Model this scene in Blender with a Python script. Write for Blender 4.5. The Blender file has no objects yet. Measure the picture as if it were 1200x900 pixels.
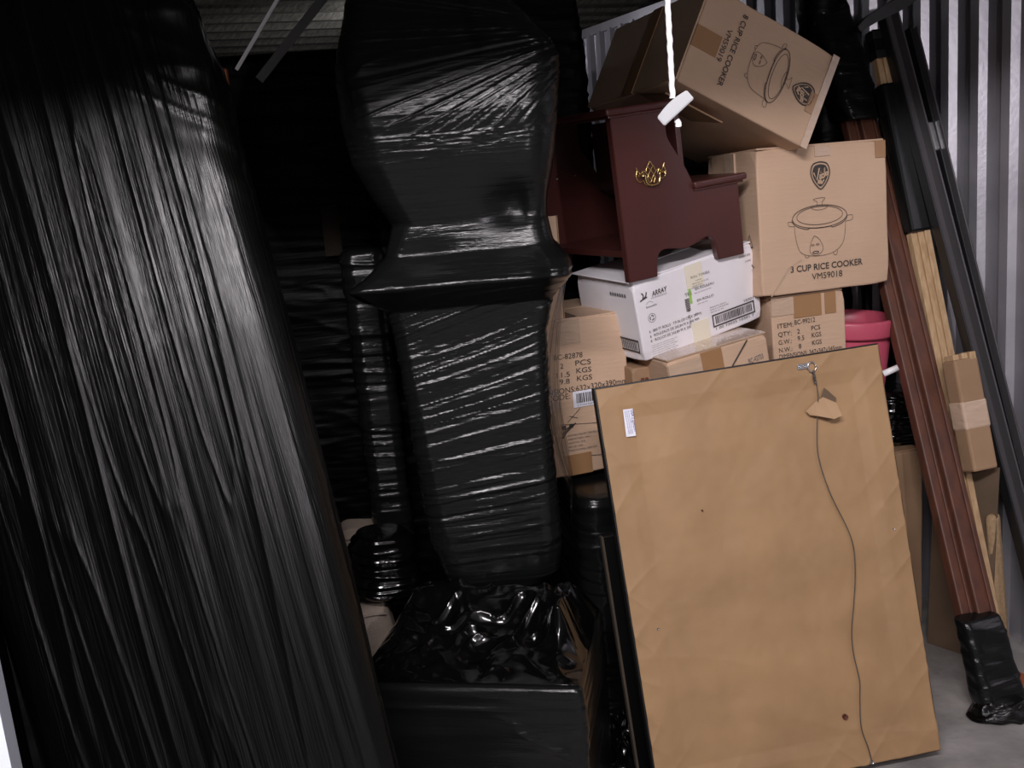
import bpy, bmesh, math, random
import numpy as np
from mathutils import Vector, Matrix, Euler
random.seed(4)
R = math.radians
S = bpy.context.scene
COL = S.collection

# ---------------------------------------------------------------- camera
CAMH = 1.35
cd = bpy.data.cameras.new('camera'); cam = bpy.data.objects.new('camera', cd); COL.objects.link(cam)
cd.sensor_width = 36; cd.lens = 36 * 1178 / 1200; cd.clip_start = .02
CROT = (Matrix.Rotation(R(90 - 12), 3, 'X') @ Matrix.Rotation(R(-5), 3, 'Z'))
cam.matrix_world = Matrix.Translation((0, 0, CAMH)) @ CROT.to_4x4()
S.camera = cam

# ---------------------------------------------------------------- world
wd = bpy.data.worlds.new('world'); S.world = wd; wd.use_nodes = True
bg = wd.node_tree.nodes['Background']; bg.inputs[0].default_value = (.75, .72, .8, 1); bg.inputs[1].default_value = .02

# ---------------------------------------------------------------- lamps (corridor tube in front of the unit, weak spill lamp at the back)
AX = R(21)                                     # the unit stands turned 21 degrees
U = Vector((math.cos(AX), math.sin(AX), 0)); V = Vector((-math.sin(AX), math.cos(AX), 0))
ORG = Vector((-.519, .9, 0))                   # foot of the left door jamb
def room(s, k, z): return ORG + U * s + V * k + Vector((0, 0, z))
def area(name, loc, target, sx, sy, power, col):
    l = bpy.data.lights.new(name, 'AREA'); l.shape = 'RECTANGLE'; l.size = sx; l.size_y = sy; l.energy = power; l.color = col
    o = bpy.data.objects.new(name, l); COL.objects.link(o); o.location = loc
    d = Vector(target) - Vector(loc); q = d.to_track_quat('-Z', 'Y'); o.rotation_euler = q.to_euler()
    return o
area('corridor_lamp', room(-.35, -1.5, 2.56), room(1.0, 1.6, .9), 1.25, .14, 68, (1, .94, .97))
fl = bpy.data.lights.new('side_flash', 'POINT'); fl.energy = 29; fl.shadow_soft_size = .03; fl.color = (1, .93, .98)
flo = bpy.data.objects.new('side_flash', fl); COL.objects.link(flo); flo.location = (.92, -.12, 1.62)  # unseen light set well right of the camera, leaves left sides dark
sp = bpy.data.lights.new('spill_lamp', 'POINT'); sp.energy = 3; sp.shadow_soft_size = .06; sp.color = (.95, .93, 1)
spo = bpy.data.objects.new('spill_lamp', sp); COL.objects.link(spo); spo.location = room(1.5, 3.35, 1.93)

# ---------------------------------------------------------------- exposure
S.view_settings.view_transform = 'Standard'; S.view_settings.look = 'None'
S.view_settings.exposure = .32; S.view_settings.gamma = 1

# ---------------------------------------------------------------- helpers
def srgb(r, g, b):
    f = lambda c: (c/255/12.92) if c/255 <= .04045 else ((c/255 + .055)/1.055) ** 2.4
    return (f(r), f(g), f(b), 1)
def mat(name, col, rough=.7, metal=0, col2=None, nscale=6, stretch=(1, 1, 1), bump=0, bscale=60, bstretch=(1, 1, 1), coat=0, spec=.5, alpha=1, lo=.35, hi=.65, detail=4):
    m = bpy.data.materials.new(name); m.use_nodes = True; nt = m.node_tree; n = nt.nodes; l = nt.links
    b = n['Principled BSDF']; b.inputs['Roughness'].default_value = rough; b.inputs['Metallic'].default_value = metal
    b.inputs['Base Color'].default_value = col; b.inputs['Specular IOR Level'].default_value = spec
    b.inputs['Coat Weight'].default_value = coat; b.inputs['Coat Roughness'].default_value = .12; b.inputs['Alpha'].default_value = alpha
    tc = n.new('ShaderNodeTexCoord')
    if col2:
        mp = n.new('ShaderNodeMapping'); mp.inputs['Scale'].default_value = stretch; l.new(tc.outputs['Object'], mp.inputs[0])
        t = n.new('ShaderNodeTexNoise'); t.inputs['Scale'].default_value = nscale; t.inputs['Detail'].default_value = detail; l.new(mp.outputs[0], t.inputs[0])
        r = n.new('ShaderNodeValToRGB'); r.color_ramp.elements[0].position = lo; r.color_ramp.elements[1].position = hi
        r.color_ramp.elements[0].color = col; r.color_ramp.elements[1].color = col2
        l.new(t.outputs[0], r.inputs[0]); l.new(r.outputs[0], b.inputs['Base Color'])
    if bump:
        mp = n.new('ShaderNodeMapping'); mp.inputs['Scale'].default_value = bstretch; l.new(tc.outputs['Object'], mp.inputs[0])
        t = n.new('ShaderNodeTexNoise'); t.inputs['Scale'].default_value = bscale; t.inputs['Detail'].default_value = 3; l.new(mp.outputs[0], t.inputs[0])
        bp = n.new('ShaderNodeBump'); bp.inputs['Strength'].default_value = bump; bp.inputs['Distance'].default_value = .004
        l.new(t.outputs[0], bp.inputs['Height']); l.new(bp.outputs[0], b.inputs['Normal'])
    return m
def film_mat(name, base, rough, sx, sy, strength, dist=.003, spec=.5, alpha=None, thr=.5):
    """black stretch film: glossy, fine pulled lines from a UV laid in metres"""
    m = bpy.data.materials.new(name); m.use_nodes = True; nt = m.node_tree; n = nt.nodes; l = nt.links
    b = n['Principled BSDF']; b.inputs['Roughness'].default_value = rough; b.inputs['Base Color'].default_value = base
    b.inputs['Specular IOR Level'].default_value = spec
    tc = n.new('ShaderNodeTexCoord'); mp = n.new('ShaderNodeMapping'); mp.inputs['Scale'].default_value = (sx, sy, 1)
    l.new(tc.outputs['UV'], mp.inputs[0])
    t = n.new('ShaderNodeTexNoise'); t.inputs['Scale'].default_value = 1; t.inputs['Detail'].default_value = 5; t.inputs['Roughness'].default_value = .6
    t.inputs['Distortion'].default_value = .3
    l.new(mp.outputs[0], t.inputs[0])
    bp = n.new('ShaderNodeBump'); bp.inputs['Strength'].default_value = strength; bp.inputs['Distance'].default_value = dist
    l.new(t.outputs[0], bp.inputs['Height']); l.new(bp.outputs[0], b.inputs['Normal'])
    if alpha is not None:
        r = n.new('ShaderNodeMapRange'); r.inputs[1].default_value = thr - .12; r.inputs[2].default_value = thr + .12
        r.inputs[3].default_value = alpha; r.inputs[4].default_value = .95
        l.new(t.outputs[0], r.inputs[0]); l.new(r.outputs[0], b.inputs['Alpha'])
    return m

M = {}
M['kraft'] = mat('kraft_carton', (.60, .415, .285, 1), .75, col2=(.54, .37, .25, 1), nscale=5, bump=.25, bscale=14, bstretch=(1, 1, 9))
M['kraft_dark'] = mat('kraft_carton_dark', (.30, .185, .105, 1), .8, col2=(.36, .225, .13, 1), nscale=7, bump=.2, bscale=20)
M['kraft_paper'] = mat('kraft_paper', (.385, .232, .112, 1), .6, col2=(.30, .18, .088, 1), nscale=6, bump=.5, bscale=11, detail=8, lo=.3, hi=.7)
M['edge_board'] = mat('raw_board_edge', (.40, .27, .15, 1), .85, col2=(.3, .2, .11, 1), nscale=90)
M['kraft_dim'] = mat('dark_brown_card', (.14, .09, .055, 1), .85, col2=(.10, .066, .04, 1))  # darker brown than the other carton board
M['dim_card'] = mat('shaded_card', (.05, .036, .022, 1), .9, col2=(.035, .025, .016, 1))  # card brown darkened in its colour for the shade it sits in
M['tape'] = mat('packing_tape', (.36, .20, .095, 1), .28, coat=.3, bump=.3, bscale=25)
M['clear_tape'] = mat('clear_tape', (.55, .40, .29, 1), .12, coat=.8, bump=1, bscale=22, bstretch=(1, 1, 2.5))
M['ink'] = mat('black_ink', (.035, .03, .03, 1), .7, col2=(.07, .055, .045, 1), nscale=120)
M['grey_ink'] = mat('grey_ink', (.13, .12, .13, 1), .7)
M['white_box'] = mat('white_carton', (.86, .83, .86, 1), .55, col2=(.80, .77, .80, 1), nscale=5, bump=.3, bscale=12)
M['white'] = mat('white_plastic', (.85, .85, .86, 1), .4)
M['grip'] = mat('grey_white_plastic', (.42, .43, .44, 1), .45)
M['sticker'] = mat('paper_sticker', (.78, .78, .86, 1), .5)
M['blue_ink'] = mat('blue_ink', (.03, .03, .25, 1), .6)
M['green'] = mat('green_label', (.35, .62, .12, 1), .5)
M['yellow'] = mat('cream_tape', (.82, .76, .62, 1), .3)
M['cherry'] = mat('cherry_wood', (.055, .019, .017, 1), .34, col2=(.085, .022, .017, 1), nscale=4, stretch=(1, 1, .4), coat=.35, bump=.08, bscale=40, lo=.3, hi=.75)
M['cherry_rail'] = mat('red_brown_wood', (.075, .029, .018, 1), .5, col2=(.115, .042, .023, 1), nscale=14, stretch=(3, 3, .3), coat=.05, bump=.15, bscale=30)
M['pine'] = mat('pine', (.55, .38, .22, 1), .65, col2=(.42, .27, .14, 1), nscale=16, stretch=(6, 6, .5), bump=.2, bscale=40)
M['brass'] = mat('brass', (.75, .55, .22, 1), .25, metal=1, bump=.2, bscale=200)
M['black_paint'] = mat('black_paint', (.012, .012, .013, 1), .4, bump=.1)
M['dark_metal'] = mat('dark_grey_metal', (.09, .085, .09, 1), .4, metal=.3)
M['steel'] = mat('galvanised_steel', (.50, .49, .53, 1), .36, metal=.65, col2=(.42, .41, .45, 1), nscale=9, bump=.1, bscale=80)
M['deck'] = mat('dull_ceiling_deck', (.22, .21, .17, 1), .6, metal=.1, col2=(.10, .097, .08, 1), nscale=30, stretch=(1, 8, 1), bump=.6, bscale=60)
M['zinc'] = mat('zinc', (.6, .6, .62, 1), .25, metal=.9)
M['pink'] = mat('pink_plastic', (.50, .08, .13, 1), .4)
M['concrete'] = mat('concrete', (.36, .34, .325, 1), .75, col2=(.20, .19, .18, 1), nscale=7, bump=.4, bscale=60, detail=9)
M['corridor'] = mat('corridor_paint', (.3, .3, .31, 1), .6)
M['door_white'] = mat('white_enamel', (.72, .78, .88, 1), .35)
M['beige'] = mat('beige_fabric', (.36, .29, .24, 1), .9, col2=(.31, .25, .2, 1), nscale=30, bump=.5, bscale=300)
M['orange'] = mat('orange_brown', (.35, .09, .03, 1), .6)
M['wire'] = mat('picture_wire', (.12, .11, .10, 1), .4, metal=.7, bump=.4, bscale=900)
M['rope'] = mat('white_rope', (.9, .88, .9, 1), .6)
M['rust'] = mat('rust_stain', (.12, .035, .02, 1), .8)
M['film'] = film_mat('black_film_long', (.0015, .0018, .0015, 1), .34, 60, 1.4, .9, .005, spec=.42)
M['film_wrap'] = film_mat('black_film_round', (.006, .0066, .0066, 1), .22, 5, 70, .6, .004, spec=.38)
M['film_crumple'] = film_mat('black_film_crumpled', (.002, .002, .002, 1), .13, 7, 7, .5, .008)
M['film_dark'] = film_mat('black_film_back', (.001, .001, .001, 1), .45, 5, 60, .5, .004, spec=.12)
M['film_thin'] = film_mat('thin_film', (.01, .01, .01, 1), .18, 60, 3, .8, .004, alpha=.25, thr=.5)

def link(name, me, m, parent=None):
    o = bpy.data.objects.new(name, me); COL.objects.link(o)
    if m is not None: me.materials.append(m)
    if parent: o.parent = parent
    return o
def pyd(name, v, f, m, parent=None, smooth=False):
    me = bpy.data.meshes.new(name); me.from_pydata(v, [], f); me.update()
    if smooth: me.polygons.foreach_set('use_smooth', [True] * len(me.polygons))
    return link(name, me, m, parent)
def fin(name, bm, m, parent=None, smooth=False):
    bmesh.ops.recalc_face_normals(bm, faces=bm.faces)
    me = bpy.data.meshes.new(name); bm.to_mesh(me); bm.free()
    if smooth: me.polygons.foreach_set('use_smooth', [True] * len(me.polygons))
    return link(name, me, m, parent)
def tag(o, label, cat, group=None, kind=None):
    if label: o['label'] = label
    if cat: o['category'] = cat
    if group: o['group'] = group
    if kind: o['kind'] = kind
    return o
def thing(name, loc, rot, label, cat, group=None):
    o = bpy.data.objects.new(name, None); COL.objects.link(o); o.empty_display_size = .05
    o.location = loc; o.rotation_euler = [R(a) for a in rot]; return tag(o, label, cat, group)
def bxb(bm, x0, x1, y0, y1, z0, z1, mtx=None):
    vs = [bm.verts.new((x, y, z)) for x in (x0, x1) for y in (y0, y1) for z in (z0, z1)]
    for f in ((0, 1, 3, 2), (4, 6, 7, 5), (0, 4, 5, 1), (2, 3, 7, 6), (0, 2, 6, 4), (1, 5, 7, 3)): bm.faces.new([vs[i] for i in f])
    if mtx: bmesh.ops.transform(bm, matrix=mtx, verts=vs)
    return vs
def bev(bm, w, seg=2):
    bmesh.ops.bevel(bm, geom=bm.edges[:], offset=w, segments=seg, affect='EDGES', profile=.5)
def box(name, x0, x1, y0, y1, z0, z1, m, parent=None, bw=0, mtx=None):
    bm = bmesh.new(); bxb(bm, x0, x1, y0, y1, z0, z1, mtx)
    if bw: bmesh.ops.recalc_face_normals(bm, faces=bm.faces); bev(bm, bw)
    return fin(name, bm, m, parent)
def tube(name, pts, r, m, parent=None, n=8, mod=None):
    pts = [Vector(p) for p in pts]; v = []; f = []
    for i, p in enumerate(pts):
        d = (pts[min(i+1, len(pts)-1)] - pts[max(i-1, 0)]).normalized()
        a = d.cross(Vector((.3, 1, .2))).normalized(); b = d.cross(a)
        for k in range(n):
            t = 2*math.pi*k/n; rr = r if not mod else r * mod(i, t)
            v.append(p + (a*math.cos(t) + b*math.sin(t)) * rr)
    for i in range(len(pts)-1):
        for k in range(n): f.append((i*n+k, i*n+(k+1) % n, (i+1)*n+(k+1) % n, (i+1)*n+k))
    f.append(tuple(range(n))); f.append(tuple(reversed(range((len(pts)-1)*n, len(pts)*n))))
    return pyd(name, v, f, m, parent, True)
def spline(P, n=12):
    P = [Vector(p) for p in P]; out = []
    for i in range(len(P)-1):
        a, b, c, d = P[max(i-1, 0)], P[i], P[i+1], P[min(i+2, len(P)-1)]
        for k in range(n):
            t = k/n; out.append(.5*((2*b) + (c-a)*t + (2*a-5*b+4*c-d)*t*t + (3*b-a-3*c+d)*t**3))
    return out + [P[-1]]
def prism(name, pts, y0, y1, m, parent=None, bw=0, mtx=None):
    """outline in (x, z), pushed along y"""
    bm = bmesh.new(); a = [bm.verts.new((p[0], y0, p[1])) for p in pts]; b = [bm.verts.new((p[0], y1, p[1])) for p in pts]
    bm.faces.new(a); bm.faces.new(list(reversed(b)))
    for i in range(len(pts)): j = (i+1) % len(pts); bm.faces.new((a[i], b[i], b[j], a[j]))
    if mtx: bmesh.ops.transform(bm, matrix=mtx, verts=bm.verts[:])
    bmesh.ops.recalc_face_normals(bm, faces=bm.faces)
    if bw:
        bmesh.ops.bevel(bm, geom=[e for e in bm.edges if abs(e.calc_face_angle(0)) > .6], offset=bw, segments=2, affect='EDGES')
    return fin(name, bm, m, parent)

# numpy value noise
def _h(ix, iy, seed):
    n = (ix.astype(np.int64) * 374761393 + iy.astype(np.int64) * 668265263 + seed * 1442695041) & 0xffffffff
    n = ((n ^ (n >> 13)) * 1274126177) & 0xffffffff
    return ((n ^ (n >> 16)) & 0xffff) / 65535.0
def vn(x, y, seed=0):
    x, y = np.broadcast_arrays(x, y)
    ix = np.floor(x); iy = np.floor(y); fx = x-ix; fy = y-iy; fx = fx*fx*(3-2*fx); fy = fy*fy*(3-2*fy)
    a = _h(ix, iy, seed); b = _h(ix+1, iy, seed); c = _h(ix, iy+1, seed); d = _h(ix+1, iy+1, seed)
    return (a*(1-fx)+b*fx)*(1-fy) + (c*(1-fx)+d*fx)*fy          # 0..1
def ridge(x, y, seed, p=4):
    return (1 - np.abs(2*vn(x, y, seed) - 1)) ** p

def rring(n, a, b, r):
    """rounded rectangle a x b centred at 0, starting mid back side, returns pts, normals, arc length"""
    r = min(r, a/2*.98, b/2*.98); w = a-2*r; h = b-2*r; q = math.pi*r/2
    segs = [w/2, q, h, q, w, q, h, q, w/2]; L = sum(segs); s = np.arange(n)/n*L
    P = np.zeros((n, 2)); N = np.zeros((n, 2)); acc = 0
    # start at (0, b/2) go to -x, then down the left side, front, right side
    corners = [(-w/2, h/2, 90), (-w/2, -h/2, 180), (w/2, -h/2, 270), (w/2, h/2, 0)]
    lines = [((0, b/2), (-1, 0), (0, 1)), ((-a/2, h/2), (0, -1), (-1, 0)), ((-w/2, -b/2), (1, 0), (0, -1)), ((a/2, -h/2), (0, 1), (1, 0)), ((w/2, b/2), (-1, 0), (0, 1))]
    for i, g in enumerate(segs):
        k = (s >= acc) & (s < acc+g+1e-9); t = s[k]-acc
        if i % 2 == 0:
            o, d, nn = lines[i//2]; P[k] = np.array(o) + t[:, None]*np.array(d); N[k] = nn
        else:
            cx, cy, a0 = corners[i//2]; an = np.radians(a0) + t/max(r, 1e-6)
            N[k] = np.stack([np.cos(an), np.sin(an)], 1); P[k] = np.array((cx, cy)) + r*N[k]
        acc += g
    return P, N, s
def loft(name, secs, nu, nz, disp, m, parent=None, mtx=None, cap=.02):
    """secs rows: z, xl, xr, yf, yb, r; disp(s, z, N) gives metres along the surface normal"""
    A = np.array(secs, float); order = np.argsort(A[:, 0]); A = A[order]
    z = np.linspace(A[0, 0], A[-1, 0], nz)
    # smooth interpolation
    cols = [np.interp(z, A[:, 0], A[:, i]) for i in range(1, 6)]
    ks = max(3, int(nz*.012)) | 1; ker = np.hanning(ks+2)[1:-1]; ker /= ker.sum()
    cols = [np.convolve(np.pad(c, ks//2, 'edge'), ker, 'valid') for c in cols]
    V3 = np.zeros((nz, nu, 3)); N3 = np.zeros((nz, nu, 2)); SS = np.zeros((nz, nu))
    for i in range(nz):
        xl, xr, yf, yb, r = [c[i] for c in cols]
        P, N, s = rring(nu, xr-xl, yb-yf, r)
        e = min(z[i]-z[0], z[-1]-z[i]); k = 1 if e > cap else math.sqrt(max(0, 1-(1-e/cap)**2))
        inset = (1-k)*cap
        P = P - N*inset
        V3[i, :, 0] = (xl+xr)/2 + P[:, 0]; V3[i, :, 1] = (yf+yb)/2 + P[:, 1]; V3[i, :, 2] = z[i]; N3[i] = N
        SS[i] = s - s[-1]/2                       # s = 0 at mid front
    Z = np.repeat(z[:, None], nu, 1)
    D = disp(SS, Z, V3)
    V3[:, :, :2] += N3*D[..., None]
    v = V3.reshape(-1, 3)
    if mtx is not None:
        Mx = np.array(mtx); v = v @ Mx[:3, :3].T + Mx[:3, 3]
    idx = np.arange(nz*nu).reshape(nz, nu); nx = np.roll(idx, -1, 1)
    q = np.stack([idx[:-1], nx[:-1], nx[1:], idx[1:]], -1).reshape(-1, 4)
    me = bpy.data.meshes.new(name); nv = len(v); nq = len(q)
    caps = [idx[0][::-1], idx[-1]]
    me.vertices.add(nv); me.vertices.foreach_set('co', v.ravel())
    tot = nq*4 + 2*nu; me.loops.add(tot)
    li = np.concatenate([q.ravel()] + caps); me.loops.foreach_set('vertex_index', li.astype(np.int32))
    me.polygons.add(nq+2); ls = np.concatenate([np.arange(nq)*4, [nq*4, nq*4+nu]])
    me.polygons.foreach_set('loop_start', ls.astype(np.int32))
    me.polygons.foreach_set('loop_total', np.concatenate([np.full(nq, 4), [nu, nu]]).astype(np.int32))
    me.polygons.foreach_set('use_smooth', [True]*nq + [False]*2)
    uv = me.uv_layers.new(name='UVMap'); co = np.stack([SS.ravel(), Z.ravel()], 1)[li]; uv.data.foreach_set('uv', co.ravel())
    me.update(calc_edges=True); me.validate()
    return link(name, me, m, parent)
def sheet(name, fn, nu, nv, m, parent=None, thick=.0008, uvs=(1, 1)):
    """fn(u, v) -> x, y, z arrays"""
    u, v = np.meshgrid(np.linspace(0, 1, nu), np.linspace(0, 1, nv)); x, y, z = fn(u, v)
    P = np.stack([x, y, z], -1).reshape(-1, 3); idx = np.arange(nu*nv).reshape(nv, nu)
    q = np.stack([idx[:-1, :-1], idx[:-1, 1:], idx[1:, 1:], idx[1:, :-1]], -1).reshape(-1, 4)
    me = bpy.data.meshes.new(name); me.from_pydata(P.tolist(), [], q.tolist())
    uvl = me.uv_layers.new(name='UVMap'); li = q.ravel(); co = np.stack([u.ravel()*uvs[0], v.ravel()*uvs[1]], 1)[li]; uvl.data.foreach_set('uv', co.ravel())
    me.polygons.foreach_set('use_smooth', [True]*len(q)); me.update()
    o = link(name, me, m, parent)
    if thick:
        s = o.modifiers.new('thickness', 'SOLIDIFY'); s.thickness = thick
    return o

# ================================================================ SETTING
def wallbox(name, s0, s1, k0, k1, z0, z1, m, kind='structure'):
    bm = bmesh.new(); vs = bxb(bm, s0, s1, k0, k1, z0, z1)
    for v in vs: v.co = room(v.co.x, v.co.y, v.co.z)
    o = fin(name, bm, m); o['kind'] = kind; return o
W, D, HT = 2.264, 4.9, 2.12
SL = -.38
wallbox('floor', -3, 5, -2.6, 5.2, -.06, 0, M['concrete'])
def corrugated(name, p0, d, nrm, length, z0, z1, pitch=.097, depth=.018, phase=0):
    prof = []; x = phase
    while x < length:
        prof += [(x, 0), (x+pitch*.50, 0), (x+pitch*.62, depth), (x+pitch*.88, depth)]; x += pitch
    v = []; f = []
    for (a, b) in prof:
        p = p0 + d*a + nrm*b; v += [(p.x, p.y, z0), (p.x, p.y, z1)]
    for i in range(len(prof)-1): f.append((2*i, 2*i+2, 2*i+3, 2*i+1))
    o = pyd(name, v, f, M['steel']); o['kind'] = 'structure'
    s = o.modifiers.new('sheet', 'SOLIDIFY'); s.thickness = .0012
    return o
corrugated('wall_right', room(W, 0, 0), V, -U, D, 0, 1.895, phase=.03)
corrugated('wall_back', room(SL, D, 0), U, -V, W-SL, 0, 1.99)
corrugated('wall_left', room(SL, 0, 0), V, U, D, 0, 1.99)
wallbox('trim_1', W-.012, W+.03, 0, D, 1.89, 1.925, M['steel'])                         # angle iron along the top of the right wall
for nm, s0, s1, k0, k1 in (('trim_2', SL, W, D-.02, D+.02), ('trim_3', SL-.03, SL+.012, 0, D)):
    wallbox(nm, s0, s1, k0, k1, 1.985, 2.02, M['steel'])
# ceiling deck with standing seams running across the unit
bm = bmesh.new(); prof = []; y = -.1
while y < D+.2:
    prof += [(y, 0), (y+.13, 0), (y+.15, .045), (y+.19, .045), (y+.21, 0)]; y += .24
for i in range(len(prof)-1):
    a, b = prof[i], prof[i+1]; q = [room(-.6, a[0], HT-a[1]), room(W+.8, a[0], HT-a[1]), room(W+.8, b[0], HT-b[1]), room(-.6, b[0], HT-b[1])]
    bm.faces.new([bm.verts.new(p) for p in q])
bmesh.ops.remove_doubles(bm, verts=bm.verts, dist=1e-4)
o = fin('ceiling', bm, M['deck']); o['kind'] = 'structure'
sd = o.modifiers.new('deck', 'SOLIDIFY'); sd.thickness = .004; sd.offset = 1
# front wall: header over the roll-up opening, jambs
wallbox('wall_front', -1.8, W+1.5, -.02, .03, 1.87, 2.75, M['corridor'])
wallbox('trim_4', -.075, 0, -.03, .03, 0, 1.87, M['door_white'])                        # left door jamb
wallbox('trim_5', -1.8, -.075, -.02, .03, 0, 1.87, M['corridor'])
wallbox('trim_6', W, W+1.5, -.02, .03, 0, 1.87, M['corridor'])
wallbox('wall_corridor', -3, 5, -2.45, -2.4, 0, 2.75, M['corridor'])
wallbox('trim_7', -1.8, W+1.5, -2.4, -.02, 2.72, 2.78, M['corridor'])                     # corridor ceiling

# ================================================================ STRETCH-FILM WRAPPED THINGS
# --- tall flat panel at the left, leaning back and to the left
t = thing('wrapped_slab', (-.142, 1.406, 0), (0, 0, 0), 'tall flat slab wrapped in black stretch film, leaning at the far left, the nearest object', 'wrapped slab')
ax = Vector((-.403, .459, 1.95)).normalized(); wv = Vector((.56, .035, 0)); wv = (wv - ax*wv.dot(ax)).normalized(); nv = ax.cross(wv) * -1
if nv.y < 0: nv = -nv
mt = Matrix((wv, nv, ax)).transposed().to_4x4()
def dpan(s, z, P):
    w = s + .05*np.sin(z*1.3) + .10*(z-1.2)*(.5-(s+.28)) * .6
    w2 = s + .22*(z-.6)*(.35-s)*.5 + .03*np.sin(z*2.1+1)
    d = .007*(vn(w*11, z*.8, 1)-.5) + .0048*(vn(w2*30, z*1.2, 2)-.5) + .0040*ridge(w2*19+3, z*.9, 3, 7) + .0022*(vn(w*75, z*1.8, 4)-.5) + .003*ridge(w*38, z*1.6, 8, 8)
    x = P[..., 0] + .28                                         # crumples near the upper right corner
    k = np.clip((z-1.35)/.25, 0, 1) * np.clip((x-.1)/.2, 0, 1)
    d += k*(.012*(vn(s*25+z*18, z*9-s*8, 5)-.5) + .008*ridge(s*20+z*26, z*10, 6, 3))
    # gentle broad bow of the film
    return d + .012*np.cos(P[..., 0]*0+ (z-1)*1.2)
zt = 2.02
loft('film_wrap', [(0, -.56, -.045, 0, .105, .03), (.5, -.565, -.035, -.005, .11, .035), (1.2, -.57, -.01, -.01, .12, .04), (1.6, -.57, -.005, -.005, .13, .04), (zt, -.56, -.025, .01, .13, .05)], 620, 330, dpan, M['film'], t, mt)
# loose film pulled off the near left corner
def fold(u, v):
    p0 = np.array([-.62, -.02, .05]); x = -.57 - .035*u - .02*np.sin(v*5); y = -.012 - .03*u + .02*np.sin(u*9+v*4); z = .05 + 1.2*v
    y = y + .006*vn(u*9, v*4, 7)
    q = np.stack([x, y, z], -1) @ np.array(mt)[:3, :3].T
    return q[..., 0], q[..., 1], q[..., 2]
sheet('loose_film', fold, 24, 120, M['film'], t, uvs=(.1, 1.2))

# --- tall bulging wrapped furniture piece in the middle
def dbody(s, z, P):
    up = np.clip((z-1.08)/.08, 0, 1)
    sl = .16*up*np.sin((z-1.3)*4) + .30*(1-up)*(np.clip((z-.45)/.6, 0, 1))
    zz = z - sl*s
    a = np.clip((.15-np.abs(z-1.29))/.05, 0, 1)                  # smooth taut zone
    rough = 1 - .9*a
    # above the taut zone the pulled lines run from the pinched right corner
    th = np.arctan2(z-1.60, np.maximum(.22-P[..., 0], .05)); top = np.clip((z-1.38)/.05, 0, 1)
    zz = zz*(1-top) + top*(th*.34 + 3)
    d = rough*(.0024*(vn(s*2.2, zz*42, 11)-.5) + .0030*(vn(s*3.5+9, zz*95, 12)-.5) + .0024*ridge(s*3, zz*60, 13, 8))
    d += (1-a)*.0014*ridge(s*3+2, zz*30+1, 14, 8) + .0015*(1-.8*a)*(vn(s*6, zz*190, 15)-.5)
    # soft hollows under taut film
    d += -.03*np.exp(-((P[..., 0]-.035)/.05)**2 - ((z-1.285)/.04)**2) * (P[..., 1] < 2.12)
    d += .03*np.exp(-((P[..., 0]-.10)/.03)**2 - ((z-1.16)/.03)**2)
    d += -.012*np.exp(-((P[..., 0]+.16)/.06)**2 - ((z-1.19)/.03)**2)
    return d
t = thing('wrapped_furniture', (-.08, 2.15, .42), (0, 0, 0), 'tall bulging furniture piece in glossy black film with a flared ledge at mid height', 'wrapped furniture')
T0 = Matrix.Translation((.08, -2.15, -.42))
secs = [(.42, -.13, .03, 2.10, 2.27, .07), (.47, -.185, .07, 2.07, 2.28, .06), (.56, -.21, .08, 2.06, 2.29, .05), (.70, -.218, .078, 2.055, 2.29, .04), (.85, -.225, .078, 2.055, 2.29, .035),
        (1.02, -.235, .082, 2.06, 2.29, .03), (1.085, -.245, .10, 2.05, 2.29, .03), (1.115, -.29, .118, 2.0, 2.3, .03), (1.14, -.312, .132, 1.965, 2.32, .03), (1.165, -.27, .122, 1.985, 2.34, .035),
        (1.20, -.235, .108, 2.015, 2.36, .04), (1.26, -.215, .104, 2.02, 2.38, .05), (1.31, -.245, .11, 2.0, 2.4, .06), (1.38, -.278, .125, 1.975, 2.4, .07), (1.47, -.29, .137, 1.965, 2.4, .07), (1.555, -.288, .145, 1.98, 2.4, .055),
        (1.585, -.282, .135, 1.99, 2.4, .045), (1.70, -.262, .04, 2.04, 2.38, .06), (1.82, -.21, -.02, 2.1, 2.34, .07)]
loft('film_wrap', secs, 560, 620, dbody, M['film_wrap'], t, T0, cap=.03)
# see-through loose film strung from the ledge down the right side
def loose(u, v):
    y = 2.06 + .17*u + .0*v; zz = 1.14 - .55*v
    x = .128 - .05*np.sin(math.pi*np.clip(v*1.15, 0, 1))*(1-.5*u) - .03*v + .018*u + .004*vn(u*14+v*2, v*2, 21)
    return x + .08, y - 2.15, zz - .42
sheet('loose_film', loose, 50, 90, M['film_thin'], t, thick=0, uvs=(.4, .6))

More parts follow.
